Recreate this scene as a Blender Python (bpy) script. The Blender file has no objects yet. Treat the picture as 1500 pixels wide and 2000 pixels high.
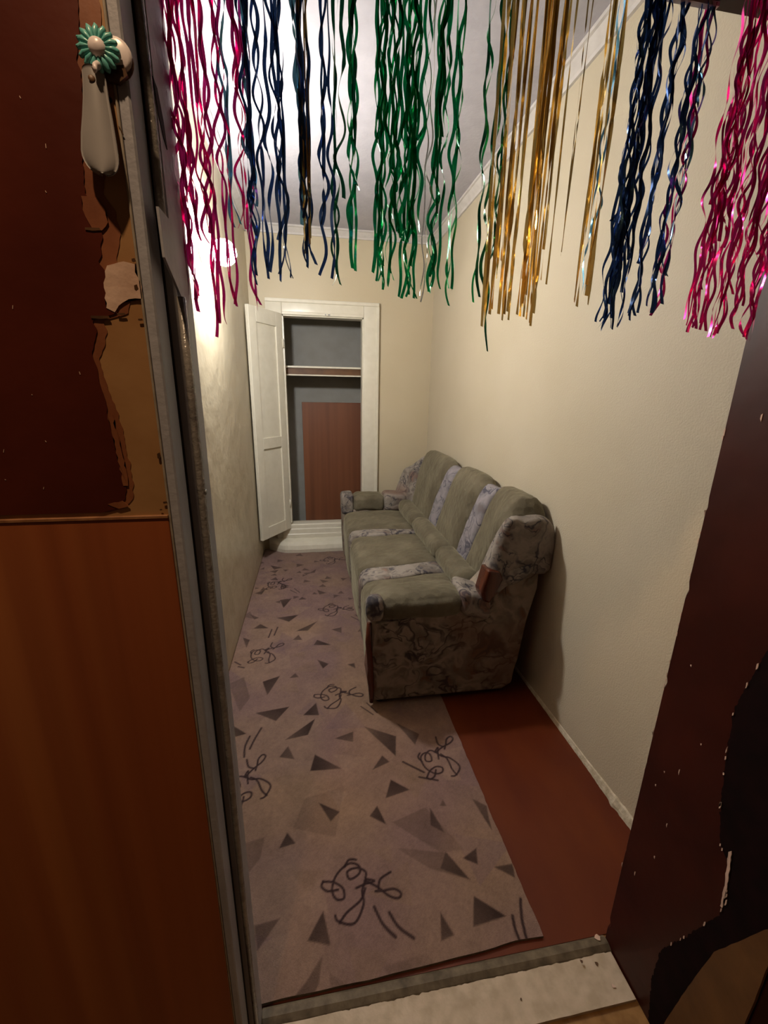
import bpy, bmesh, math, random
import numpy as np
from mathutils import Vector, Matrix, noise

rnd = random.Random(7)
C = bpy.context.scene.collection
# ------------------------------------------------------------------ camera
W, H, F = 1500, 2000, 818.0
cam_d = bpy.data.cameras.new('camera'); cam = bpy.data.objects.new('camera', cam_d); C.objects.link(cam)
cam_d.sensor_fit = 'VERTICAL'; cam_d.sensor_height = 36.0; cam_d.sensor_width = 27.0
cam_d.lens = F / H * 36.0; cam_d.clip_start = 0.02
def nrm(v): return v / np.linalg.norm(v)
_Y = nrm(np.array([608 - 750, 765 - 1000, F])); _D = nrm(np.array([700 - 750, 3880 - 1000, F]))
_D = nrm(_D - _D.dot(_Y) * _Y); _Z = -_D; _X = np.cross(_Y, _Z)
if _X[0] < 0: _X = -_X
R = np.array([_X, _Y, _Z])                       # world = R @ camera axes (x right, y down, z forward)
cam.matrix_world = Matrix([[R[i][0], -R[i][1], -R[i][2], (0, 0, 1.45)[i]] for i in range(3)] + [[0, 0, 0, 1]])
bpy.context.scene.camera = cam
# ------------------------------------------------------------------ world, light, exposure
sc = bpy.context.scene
sc.view_settings.view_transform = 'Standard'; sc.view_settings.look = 'None'
sc.view_settings.gamma = 1.0; sc.view_settings.use_curve_mapping = False
sc.view_settings.exposure = 0.0
w = bpy.data.worlds.new('hall_gloom'); sc.world = w; w.use_nodes = True
bg = w.node_tree.nodes['Background']; bg.inputs[0].default_value = (1.0, 0.55, 0.30, 1); bg.inputs[1].default_value = 0.035
LAMP_POS = (-0.375, 2.26, 2.055); LAMP_STRENGTH = 640.0; LAMP_COLOR = (1.0, 0.97, 0.94)
hl = bpy.data.lights.new('hall_lamp', 'POINT'); hlo = bpy.data.objects.new('hall_lamp', hl); C.objects.link(hlo)
hl.energy = 38.0; hl.color = (1.0, 0.66, 0.38); hl.shadow_soft_size = 0.022; hlo.location = (-0.25, 0.10, 2.58)

# ------------------------------------------------------------------ helpers
def tag(o, label=None, cat=None, group=None, kind=None):
    if label: o['label'] = label
    if cat: o['category'] = cat
    if group: o['group'] = group
    if kind: o['kind'] = kind
    return o
def empty(name, loc, label=None, cat=None, group=None, kind=None):
    o = bpy.data.objects.new(name, None); C.objects.link(o); o.location = loc; o.empty_display_size = 0.05
    return tag(o, label, cat, group, kind)
def link(name, me, mat, parent=None):
    o = bpy.data.objects.new(name, me); C.objects.link(o)
    if mat is not None:
        for m in (mat if isinstance(mat, (list, tuple)) else [mat]): me.materials.append(m)
    if parent is not None:
        o.parent = parent
        me.transform(Matrix.Translation(-Vector(world_of(parent)))) if False else None
        o.matrix_parent_inverse = Matrix.Translation(-Vector(world_of(parent)))
    return o
def world_of(o):
    p = Vector(o.location)
    # all parents here carry translation only; children keep world coordinates in their mesh
    return p if o.parent is None else Vector((0, 0, 0)) + p * 0 + world_of(o.parent) if o.type != 'EMPTY' else p
def mesh(name, vs, fs, mat, parent=None, smooth=False):
    me = bpy.data.meshes.new(name); me.from_pydata([tuple(v) for v in vs], [], fs); me.update()
    if smooth:
        for p in me.polygons: p.use_smooth = True
    return link(name, me, mat, parent)
def from_bm(name, bm, mat, parent=None, smooth=False, angle=None):
    me = bpy.data.meshes.new(name); bmesh.ops.recalc_face_normals(bm, faces=bm.faces); bm.to_mesh(me); bm.free()
    if smooth or angle:
        for p in me.polygons: p.use_smooth = True
    if angle: me.set_sharp_from_angle(angle=math.radians(angle))
    return link(name, me, mat, parent)
def bm_box(bm, a, b, bevel=0, seg=1):
    r = bmesh.ops.create_cube(bm, size=1.0)
    for v in r['verts']:
        v.co = Vector([(a[i] + b[i]) / 2 + v.co[i] * (b[i] - a[i]) for i in range(3)])
    if bevel:
        es = list({e for v in r['verts'] for e in v.link_edges})
        bmesh.ops.bevel(bm, geom=es, offset=bevel, segments=seg, affect='EDGES', profile=0.6)
def box(name, a, b, mat, parent=None, bevel=0, seg=1):
    bm = bmesh.new(); bm_box(bm, a, b, bevel, seg); return from_bm(name, bm, mat, parent, angle=35 if bevel else None)
def softbox(name, a, b, mat, parent=None, n=(12, 12, 6), r=0.03, puff=(0, 0, 0), wob=0.0, fn=None, seed=0):
    """rounded, slightly puffed upholstery block"""
    bm = bmesh.new(); a = Vector(a); b = Vector(b); c = (a + b) / 2; h = (b - a) / 2
    bmesh.ops.create_cube(bm, size=2.0)
    bmesh.ops.subdivide_edges(bm, edges=bm.edges, cuts=max(n), use_grid_fill=True)
    for v in bm.verts:
        u = Vector(v.co)
        # push the grid lines toward the edges so the rounding gets its own vertices
        u = Vector([math.copysign(abs(t) ** 0.75, t) for t in u])
        p = Vector([u[i] * h[i] for i in range(3)])
        inner = Vector([max(-h[i] + r, min(h[i] - r, p[i])) for i in range(3)])
        d = p - inner
        if d.length > 1e-7: p = inner + d.normalized() * min(r, d.length if d.length < r else r)
        for i in range(3):
            if puff[i]:
                j, k = [q for q in range(3) if q != i]
                if abs(u[i]) > 0.2: p[i] += math.copysign(puff[i], u[i]) * (1 - u[j] ** 2) * (1 - u[k] ** 2) * abs(u[i])
        q = c + p
        if wob: q += noise.noise_vector(q * 14 + Vector((seed, 0, 0))) * wob
        if fn: q = fn(q, u)
        v.co = q
    return from_bm(name, bm, mat, parent, smooth=True)
def prism(name, prof, y0, y1, mat, parent=None, bevel=0.0, seg=2, axis='y'):
    bm = bmesh.new()
    def P(p, t):
        if axis == 'y': return (p[0], t, p[1])
        if axis == 'x': return (t, p[0], p[1])
        return (p[0], p[1], t)
    A = [bm.verts.new(P(p, y0)) for p in prof]; B = [bm.verts.new(P(p, y1)) for p in prof]
    n = len(prof); bm.faces.new(A); bm.faces.new(B[::-1])
    for i in range(n): bm.faces.new((A[i], B[i], B[(i + 1) % n], A[(i + 1) % n]))
    if bevel: bmesh.ops.bevel(bm, geom=list(bm.edges), offset=bevel, segments=seg, affect='EDGES', profile=0.6)
    bmesh.ops.triangulate(bm, faces=[f for f in bm.faces if len(f.verts) > 4])
    return from_bm(name, bm, mat, parent, angle=40 if bevel else None)
def tube(name, pts, rad, mat, parent=None, n=10, caps=True):
    vs, fs = [], []; pts = [Vector(p) for p in pts]
    rads = rad if isinstance(rad, (list, tuple)) else [rad] * len(pts)
    for i, p in enumerate(pts):
        d = (pts[min(i + 1, len(pts) - 1)] - pts[max(i - 1, 0)]).normalized()
        up = Vector((0, 0, 1)) if abs(d.z) < 0.9 else Vector((1, 0, 0))
        s = d.cross(up).normalized(); t = s.cross(d)
        for k in range(n):
            a = 2 * math.pi * k / n; vs.append(p + (s * math.cos(a) + t * math.sin(a)) * rads[i])
    for i in range(len(pts) - 1):
        for k in range(n):
            fs.append((i * n + k, i * n + (k + 1) % n, (i + 1) * n + (k + 1) % n, (i + 1) * n + k))
    if caps: fs.append(tuple(range(n))[::-1]); fs.append(tuple((len(pts) - 1) * n + k for k in range(n)))
    return mesh(name, vs, fs, mat, parent, smooth=True)
def lathe(name, prof, origin, axis, mat, parent=None, n=24):
    """prof: (radius, distance along axis)"""
    ax = Vector(axis).normalized(); q = ax.to_track_quat('Z', 'Y'); o = Vector(origin); vs, fs = [], []
    for r, h in prof:
        for k in range(n):
            a = 2 * math.pi * k / n; vs.append(o + q @ Vector((r * math.cos(a), r * math.sin(a), h)))
    for i in range(len(prof) - 1):
        for k in range(n): fs.append((i * n + k, i * n + (k + 1) % n, (i + 1) * n + (k + 1) % n, (i + 1) * n + k))
    fs.append(tuple(range(n))[::-1]); fs.append(tuple((len(prof) - 1) * n + k for k in range(n)))
    return mesh(name, vs, fs, mat, parent, smooth=True)
def slab(name, pts, plane, level, thick, mat, parent=None, jag=0.0, step=0.01, seed=1):
    """a thin sheet with a jagged outline; plane 'xz' (level = y) or 'yz' (level = x); thick is signed"""
    r = random.Random(seed); out = []
    for i, p in enumerate(pts):
        q = pts[(i + 1) % len(pts)]; L = math.dist(p[:2], q[:2]); sharp = len(p) > 2
        k = max(1, int(L / step)) if (jag and not sharp) else 1
        for j in range(k):
            t = j / k; x = p[0] + (q[0] - p[0]) * t; y = p[1] + (q[1] - p[1]) * t
            if jag and j: x += r.uniform(-jag, jag); y += r.uniform(-jag, jag) * .5
            out.append((x, y))
    f = (lambda p, t: (p[0], level + t, p[1])) if plane == 'xz' else ((lambda p, t: (level + t, p[0], p[1])) if plane == 'yz' else (lambda p, t: (p[0], p[1], level + t)))
    bm = bmesh.new(); A = [bm.verts.new(f(p, 0)) for p in out]; B = [bm.verts.new(f(p, thick)) for p in out]; n = len(out)
    bm.faces.new(A); bm.faces.new(B[::-1])
    for i in range(n): bm.faces.new((A[i], B[i], B[(i + 1) % n], A[(i + 1) % n]))
    bmesh.ops.triangulate(bm, faces=[x for x in bm.faces if len(x.verts) > 4])
    return from_bm(name, bm, mat, parent)

# ------------------------------------------------------------------ materials
def srgb(r, g, b):
    f = lambda c: (c / 255 / 12.92) if c <= 10.3 else ((c / 255 + 0.055) / 1.055) ** 2.4
    return (f(r), f(g), f(b), 1)
class N:
    def __init__(s, name):
        s.m = bpy.data.materials.new(name); s.m.use_nodes = True; s.t = s.m.node_tree; s.b = s.t.nodes['Principled BSDF']
    def n(s, typ, **kw):
        x = s.t.nodes.new(typ)
        for k, v in kw.items():
            if k in x.inputs: x.inputs[k].default_value = v
            else: setattr(x, k, v)
        return x
    def l(s, a, b): s.t.links.new(a, b)
    def coord(s, scale=(1, 1, 1), rot=(0, 0, 0)):
        c = s.n('ShaderNodeTexCoord'); m = s.n('ShaderNodeMapping'); m.inputs['Scale'].default_value = scale; m.inputs['Rotation'].default_value = rot
        s.l(c.outputs['Object'], m.inputs[0]); return m.outputs[0]
    def ramp(s, fac, stops, interp='LINEAR'):
        r = s.n('ShaderNodeValToRGB'); r.color_ramp.interpolation = interp; e = r.color_ramp.elements
        while len(e) < len(stops): e.new(0.5)
        for x, (p, c) in zip(e, stops): x.position = p; x.color = c
        s.l(fac, r.inputs[0]); return r.outputs[0]
    def mix(s, fac, a, b, mode='MIX'):
        m = s.n('ShaderNodeMix', data_type='RGBA', blend_type=mode)
        for v, i in ((fac, 0), (a, 6), (b, 7)):
            if hasattr(v, 'links') or hasattr(v, 'is_linked'): s.l(v, m.inputs[i])
            else: m.inputs[i].default_value = v
        return m.outputs[2]
    def bump(s, h, strength, dist=0.002):
        b = s.n('ShaderNodeBump', Strength=strength, Distance=dist); s.l(h, b.inputs['Height']); s.l(b.outputs[0], s.b.inputs['Normal'])
    def set(s, rough=None, metal=None, spec=None):
        if rough is not None: s.b.inputs['Roughness'].default_value = rough
        if metal is not None: s.b.inputs['Metallic'].default_value = metal
        if spec is not None: s.b.inputs['Specular IOR Level'].default_value = spec
def noisy(name, c1, c2, scale=(6, 6, 6), ns=4.0, rough=0.6, bump=0.2, bscale=60.0, dist=0.002, spec=0.4, lo=.35, hi=.65, detail=5.0, metal=0):
    s = N(name); co = s.coord(scale); t = s.n('ShaderNodeTexNoise', Scale=ns, Detail=detail); s.l(co, t.inputs[0])
    s.l(s.ramp(t.outputs[0], [(lo, c1), (hi, c2)]), s.b.inputs['Base Color'])
    t2 = s.n('ShaderNodeTexNoise', Scale=bscale, Detail=4.0); s.l(s.coord(), t2.inputs[0])
    if bump: s.bump(t2.outputs[0], bump, dist)
    s.set(rough, metal, spec); return s.m
M = {}
M['wall'] = noisy('wall_paint', (.52, .445, .30, 1), (.55, .475, .33, 1), ns=1.0, scale=(2, 2, 2), rough=.5, bump=.35, bscale=130, dist=.002)
M['wallpaper'] = noisy('embossed_wallpaper', (.49, .425, .305, 1), (.52, .455, .335, 1), ns=1.0, scale=(2, 2, 2), rough=.62, bump=.5, bscale=170, dist=.0025)
M['wall_gloss'] = noisy('glossy_wall_paint', (.50, .43, .30, 1), (.55, .48, .34, 1), ns=1.2, scale=(2, 2, 2), rough=.38, bump=.5, bscale=6, dist=.02)
M['ceiling'] = noisy('ceiling_whitewash', (.38, .365, .395, 1), (.42, .405, .435, 1), ns=2, rough=.8, bump=.5, bscale=60, dist=.003)
M['cream_trim'] = noisy('cream_gloss_enamel', (.66, .62, .50, 1), (.70, .66, .54, 1), ns=3, rough=.32, bump=.25, bscale=25, dist=.003)
M['crown'] = noisy('crown_white', (.50, .47, .44, 1), (.56, .53, .50, 1), rough=.6, bump=.1)
M['closet_grey'] = noisy('closet_grey_paint', (.25, .245, .22, 1), (.28, .275, .25, 1), ns=1.5, rough=.7, bump=.3, bscale=30)
M['plaster'] = noisy('crumbling_plaster', (.42, .36, .25, 1), (.60, .54, .42, 1), ns=6, rough=.9, bump=.8, bscale=60, dist=.006)
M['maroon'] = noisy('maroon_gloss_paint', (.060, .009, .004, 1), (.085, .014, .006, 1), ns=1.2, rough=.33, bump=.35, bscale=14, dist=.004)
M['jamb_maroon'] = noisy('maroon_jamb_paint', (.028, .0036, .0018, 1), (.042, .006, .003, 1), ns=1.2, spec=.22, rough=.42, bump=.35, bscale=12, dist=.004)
M['maroon_worn'] = noisy('worn_brown_paint', (.15, .045, .018, 1), (.24, .085, .035, 1), ns=3, scale=(8, 8, 3), rough=.45, bump=.3, bscale=40)
M['tan'] = noisy('tan_primer', (.30, .155, .06, 1), (.36, .20, .085, 1), ns=2, rough=.45, bump=.2, bscale=30)
M['chip'] = noisy('exposed_filler', (.50, .34, .26, 1), (.62, .45, .36, 1), ns=5, rough=.7, bump=.5, bscale=60)
M['greypaint'] = noisy('blue_grey_paint', (.30, .305, .345, 1), (.40, .41, .46, 1), ns=3, scale=(6, 6, 1.5), rough=.42, bump=.4, bscale=90)
M['lightedge'] = noisy('bare_board_edge', (.26, .22, .17, 1), (.36, .32, .26, 1), ns=8, rough=.7)
M['black'] = noisy('black_gap', (.006, .004, .004, 1), (.010, .007, .006, 1), rough=.8, bump=0)
M['blackgrain'] = noisy('near_black_jamb_layer', (.005, .002, .002, 1), (.010, .003, .003, 1), spec=.08, rough=.8, bump=.3, bscale=30)
M['brownboard'] = noisy('olive_brown_board', (.085, .036, .010, 1), (.13, .056, .016, 1), ns=2, rough=.5, bump=.2)
M['steel'] = noisy('worn_steel', (.22, .22, .22, 1), (.36, .36, .34, 1), ns=8, rough=.4, bump=.2, metal=.8)
M['roll'] = noisy('grey_weather_strip', (.16, .15, .14, 1), (.25, .235, .22, 1), ns=8, rough=.22, bump=.5, bscale=180, dist=.003, spec=.8)
M['sill'] = noisy('chipped_white_sill', (.42, .335, .235, 1), (.53, .43, .32, 1), ns=5, rough=.75, bump=.7, bscale=22, dist=.006)
M['strip'] = noisy('dusty_threshold_strip', (.07, .05, .028, 1), (.17, .13, .08, 1), ns=6, rough=.7, bump=.5, bscale=50, lo=.3, hi=.7)
M['hallfloor'] = noisy('hall_ochre_floor', (.20, .10, .03, 1), (.32, .17, .06, 1), ns=5, rough=.4)
M['plastic'] = noisy('milky_plastic', (.24, .235, .24, 1), (.27, .26, .265, 1), rough=.45, bump=0)
M['white'] = noisy('white_plastic', (.72, .66, .68, 1), (.76, .70, .72, 1), rough=.3, bump=0)
M['teal'] = noisy('turquoise_plastic', (.10, .38, .36, 1), (.15, .46, .43, 1), ns=12, rough=.3, bump=0)
M['shade_and_crack'] = noisy('brown_shade_and_crack', (.06, .03, .015, 1), (.12, .06, .03, 1), rough=.3)  # dark brown for cracks, scratches, flakes and the painted shadow under the hooks
M['wood'] = noisy('red_brown_sofa_wood', (.060, .013, .006, 1), (.10, .024, .010, 1), scale=(8, 8, 1), ns=5, rough=.2, bump=.1)
def redfloor():
    s = N('red_brown_floor_paint'); co = s.coord((3, 1, 1)); t = s.n('ShaderNodeTexNoise', Scale=2.5, Detail=4.0); s.l(co, t.inputs[0])
    s.l(s.ramp(t.outputs[0], [(.3, (.085, .012, .0012, 1)), (.7, (.115, .021, .002, 1))]), s.b.inputs['Base Color'])
    t2 = s.n('ShaderNodeTexNoise', Scale=30.0); s.l(s.coord(), t2.inputs[0]); s.bump(t2.outputs[0], .15); s.set(.5, spec=.3); return s.m
M['redfloor'] = redfloor()
def laminate(name, c1, c2, c3, rough):
    s = N(name); co = s.coord((30, 30, .7)); t = s.n('ShaderNodeTexNoise', Scale=1.0, Detail=6.0, Distortion=.4); s.l(co, t.inputs[0])
    co2 = s.coord((9, 9, .25)); t2 = s.n('ShaderNodeTexNoise', Scale=1.0, Detail=2.0); s.l(co2, t2.inputs[0])
    a = s.ramp(t2.outputs[0], [(.35, c1), (.5, c2), (.68, c3)]); b = s.ramp(t.outputs[0], [(.3, (.82, .80, .80, 1)), (.65, (1, 1, 1, 1))])
    s.l(s.mix(1.0, a, b, 'MULTIPLY'), s.b.inputs['Base Color']); s.set(rough); return s.m
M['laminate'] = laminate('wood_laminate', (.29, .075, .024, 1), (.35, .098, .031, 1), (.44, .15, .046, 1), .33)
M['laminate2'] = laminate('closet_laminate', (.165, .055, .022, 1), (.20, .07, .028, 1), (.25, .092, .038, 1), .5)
def velour():
    s = N('olive_velour'); t = s.n('ShaderNodeTexNoise', Scale=9.0, Detail=5.0); s.l(s.coord(), t.inputs[0])
    s.l(s.ramp(t.outputs[0], [(.3, (.080, .066, .042, 1)), (.5, (.108, .090, .058, 1)), (.72, (.150, .128, .086, 1))]), s.b.inputs['Base Color'])
    v = s.n('ShaderNodeTexVoronoi', Scale=26.0); s.l(s.coord((1, 1.2, 1), (.3, .2, .7)), v.inputs[0])
    n = s.n('ShaderNodeTexNoise', Scale=220.0, Detail=2.0); s.l(s.coord(), n.inputs[0])
    a = s.n('ShaderNodeMath', operation='MULTIPLY_ADD'); s.l(n.outputs[0], a.inputs[0]); a.inputs[1].default_value = .25; s.l(v.outputs[0], a.inputs[2])
    s.bump(a.outputs[0], .6, .008); s.set(.9, spec=.2)
    s.b.inputs['Sheen Weight'].default_value = .35; s.b.inputs['Sheen Tint'].default_value = (.7, .65, .45, 1); return s.m
M['velour'] = velour()
def floral(name, base, ink, accent, pale, sc=1.0, low=.52):
    s = N(name)
    w_ = s.n('ShaderNodeTexNoise', Scale=7.0 * sc, Detail=3.0); s.l(s.coord(), w_.inputs[0])
    warp = s.mix(.22, s.coord(), w_.outputs[1], 'ADD')
    n = s.n('ShaderNodeTexNoise', Scale=9.0 * sc, Detail=4.0); s.l(warp, n.inputs[0])
    c = s.ramp(n.outputs[0], [(.36, base), (.48, pale), (.60, base), (.70, accent)])
    def lines(scale, wd, off, dist=1.5):
        m = s.n('ShaderNodeMapping'); m.inputs['Location'].default_value = (off, off * 2, off * .5); s.l(warp, m.inputs[0])
        n_ = s.n('ShaderNodeTexNoise', Scale=scale * sc, Detail=1.5, Distortion=dist); s.l(m.outputs[0], n_.inputs[0])
        l1 = s.ramp(n_.outputs[0], [(.5 - wd, (0, 0, 0, 1)), (.5 - wd * .3, (1, 1, 1, 1)), (.5 + wd * .3, (1, 1, 1, 1)), (.5 + wd, (0, 0, 0, 1))])
        g = s.n('ShaderNodeTexNoise', Scale=scale * .9 * sc, Detail=2.0); s.l(m.outputs[0], g.inputs[0])
        return s.mix(1.0, l1, s.ramp(g.outputs[0], [(low - .05, (0, 0, 0, 1)), (low + .05, (.85, .85, .85, 1))]), 'MULTIPLY')
    c = s.mix(lines(4.5, .030, 3.1, 1.0), c, ink)
    c = s.mix(lines(8, .035, 7.7, 1.5), c, ink)
    c = s.mix(lines(5, .06, 12.3, .8), c, pale)
    h = s.n('ShaderNodeTexNoise', Scale=2.2 * sc, Detail=2.0); s.l(s.coord(), h.inputs[0])
    c = s.mix(s.ramp(h.outputs[0], [(.58, (0, 0, 0, 1)), (.72, (.7, .7, .7, 1))]), c, accent)
    s.l(c, s.b.inputs['Base Color'])
    t2 = s.n('ShaderNodeTexNoise', Scale=120.0, Detail=2.0); s.l(s.coord(), t2.inputs[0]); s.bump(t2.outputs[0], .4, .002)
    s.set(.9, spec=.2); return s.m
M['floral'] = floral('sketchy_floral_fabric', (.15, .125, .105, 1), (.032, .030, .042, 1), (.20, .115, .085, 1), (.27, .235, .20, 1), low=.46)
M['floral_side'] = floral('floral_side_fabric', (.175, .140, .105, 1), (.045, .035, .034, 1), (.16, .085, .055, 1), (.30, .245, .19, 1), sc=.8, low=.48)
M['floral_lilac'] = floral('lilac_grey_floral', (.185, .168, .180, 1), (.045, .045, .065, 1), (.14, .12, .12, 1), (.26, .235, .245, 1), low=.47)
def foil(name, col, metal=.85, rough=.27, trans=.12):
    s = N(name); s.b.inputs['Base Color'].default_value = col; s.set(rough, metal)
    tr = s.n('ShaderNodeBsdfTranslucent'); tr.inputs[0].default_value = col
    mx = s.n('ShaderNodeMixShader'); mx.inputs[0].default_value = trans
    out = s.t.nodes['Material Output']; s.l(s.b.outputs[0], mx.inputs[1]); s.l(tr.outputs[0], mx.inputs[2]); s.l(mx.outputs[0], out.inputs[0]); return s.m
FOIL = {'pink': foil('pink_foil', (.78, .03, .27, 1)), 'navy': foil('blue_foil', (.035, .085, .24, 1)), 'steel': foil('steel_blue_foil', (.14, .38, .55, 1)),
        'green': foil('green_foil', (.01, .36, .13, 1)), 'dark': foil('dark_green_foil', (.012, .12, .06, 1)), 'gold': foil('gold_foil', (.95, .66, .20, 1)),
        'goldthin': foil('dull_gold_foil', (.6, .42, .16, 1)), 'silver': foil('silver_foil', (.75, .78, .74, 1))}
TRI=[(1.00,[(0.260,1.252),(0.323,1.199),(0.227,1.179)]),(1.00,[(-0.017,1.198),(0.056,1.152),(0.023,1.121)]),(1.00,[(0.192,1.154),(0.160,1.120),(0.213,1.082)]),(1.00,[(-0.124,1.105),(-0.095,1.065),(-0.148,1.057)]),(0.80,[(0.380,1.120),(0.406,1.023),(0.365,1.056)]),(0.70,[(0.435,1.143),(0.441,1.116),(0.417,1.120)]),(0.80,[(0.544,1.130),(0.587,1.094),(0.570,1.008)]),(1.00,[(0.494,0.960),(0.480,0.911),(0.439,0.936)]),(0.45,[(0.229,1.001),(0.391,0.961),(0.439,0.874),(0.329,0.921)]),(0.80,[(0.390,0.964),(0.439,0.874),(0.358,0.917)]),(0.90,[(0.529,0.896),(0.590,0.896),(0.581,0.856)]),(1.00,[(0.435,0.830),(0.509,0.768),(0.406,0.762)]),(0.90,[(0.324,0.805),(0.347,0.754),(0.307,0.748)]),(0.90,[(-0.010,0.861),(0.008,0.782),(-0.054,0.799)]),(0.70,[(-0.201,0.856),(-0.132,0.862),(-0.186,0.797)]),(0.70,[(-0.014,0.768),(-0.025,0.723),(-0.058,0.681),(-0.110,0.694),(-0.059,0.728)]),(0.30,[(0.002,0.736),(0.069,0.696),(0.045,0.683),(0.005,0.704)]),(0.40,[(-0.260,1.091),(-0.198,1.101),(-0.205,1.035),(-0.237,0.996)]),(0.35,[(0.235,1.086),(0.363,1.122),(0.453,0.961),(0.372,0.964)]),(0.30,[(0.144,0.726),(0.260,0.733),(0.297,0.690),(0.166,0.675)]),(0.25,[(-0.066,1.223),(0.080,1.251),(0.036,1.065),(-0.105,1.117)]),
(0.90,[(0.188,1.536),(0.321,1.459),(0.300,1.357)]),(0.80,[(0.336,1.535),(0.425,1.456),(0.393,1.403)]),(1.00,[(-0.029,1.413),(0.075,1.330),(-0.048,1.337)]),(0.90,[(0.245,1.368),(0.270,1.333),(0.196,1.306)]),(0.80,[(-0.140,1.473),(-0.111,1.402),(-0.172,1.422)]),(1.00,[(-0.026,1.613),(-0.058,1.522),(-0.156,1.508)]),(0.80,[(0.139,1.512),(0.133,1.455),(0.056,1.485)]),(1.00,[(-0.021,1.715),(-0.008,1.632),(-0.080,1.643)]),(1.00,[(-0.299,1.689),(-0.147,1.708),(-0.202,1.625)]),(1.00,[(-0.391,1.627),(-0.323,1.568),(-0.374,1.556)]),(1.00,[(-0.291,1.910),(-0.206,1.945),(-0.257,1.804)]),(1.00,[(-0.011,2.058),(0.051,2.011),(0.019,1.975)]),(0.80,[(-0.128,1.956),(-0.109,1.921),(-0.157,1.919)]),(1.00,[(-0.009,2.254),(0.072,2.189),(-0.030,2.203)]),(0.80,[(-0.121,2.326),(-0.098,2.267),(-0.154,2.274)]),(0.90,[(-0.136,2.370),(-0.006,2.470),(-0.065,2.366)]),(1.00,[(-0.270,2.550),(-0.128,2.570),(-0.187,2.489)]),(0.90,[(-0.366,2.485),(-0.310,2.427),(-0.403,2.434)]),(0.80,[(-0.452,2.341),(-0.408,2.310),(-0.416,2.227)]),(1.00,[(-0.265,2.800),(-0.184,2.811),(-0.233,2.680)]),(0.80,[(0.080,2.359),(0.146,2.377),(0.142,2.310)]),(0.80,[(-0.110,2.826),(-0.076,2.785),(-0.134,2.783)]),(0.80,[(0.000,2.925),(0.068,2.866),(0.016,2.846)]),(0.80,[(-0.449,2.620),(-0.383,2.566),(-0.410,2.549)]),(0.40,[(-0.458,1.916),(-0.390,1.962),(-0.339,1.797),(-0.374,1.708)]),(0.90,[(0.152,1.992),(0.191,1.997),(0.193,1.952)]),(0.70,[(0.021,3.108),(0.093,3.068),(0.047,3.040)]),(0.80,[(-0.387,3.442),(-0.286,3.389),(-0.350,3.349)]),(0.80,[(-0.004,3.319),(-0.015,3.248),(-0.071,3.232)]),(0.80,[(-0.457,2.928),(-0.387,2.976),(-0.405,2.902)]),(0.50,[(-0.490,2.595),(-0.454,2.659),(-0.411,2.555)])]
SCR=[[(-0.008,0.937),(0.024,0.930),(0.050,0.910),(0.052,0.884),(0.030,0.884),(0.018,0.911),(0.034,0.950),(0.074,0.976),(0.104,0.965),(0.104,0.943),(0.074,0.931),(0.067,0.953),(0.096,0.960),(0.123,0.945),(0.119,0.920),(0.107,0.893),(0.108,0.862),(0.086,0.825),(0.064,0.817),(0.031,0.830),(0.024,0.844)],
[(-0.008,0.937),(-0.013,0.924),(0.005,0.909),(0.036,0.908)],
[(0.035,0.825),(0.058,0.847),(0.100,0.871),(0.117,0.899)],
[(0.119,0.920),(0.153,0.898),(0.185,0.869),(0.211,0.859),(0.221,0.871),(0.202,0.885),(0.170,0.885),(0.147,0.887)],
[(0.090,0.904),(0.118,0.911),(0.147,0.915),(0.125,0.923)],
[(0.157,0.893),(0.166,0.917),(0.201,0.932)],
[(0.059,0.968),(0.075,0.987),(0.098,0.984)]]
DSH=[[(0.527,0.766),(0.520,0.732),(0.523,0.704)],
[(0.571,0.801),(0.550,0.755),(0.541,0.708)],
[(0.137,0.848),(0.156,0.803),(0.185,0.774)],
[(0.178,0.828),(0.197,0.793),(0.234,0.765)],
[(0.324,1.325),(0.356,1.298),(0.396,1.265)],
[(0.372,1.247),(0.440,1.222)],
[(-0.314,1.444),(-0.318,1.498),(-0.306,1.552)],
[(-0.297,1.482),(-0.284,1.530),(-0.262,1.592)],
[(-0.300,2.320),(-0.288,2.410)],
[(-0.268,2.341),(-0.254,2.433)],
[(-0.460,2.101),(-0.424,2.069)],
[(-0.434,2.056),(-0.402,2.041)]]
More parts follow.
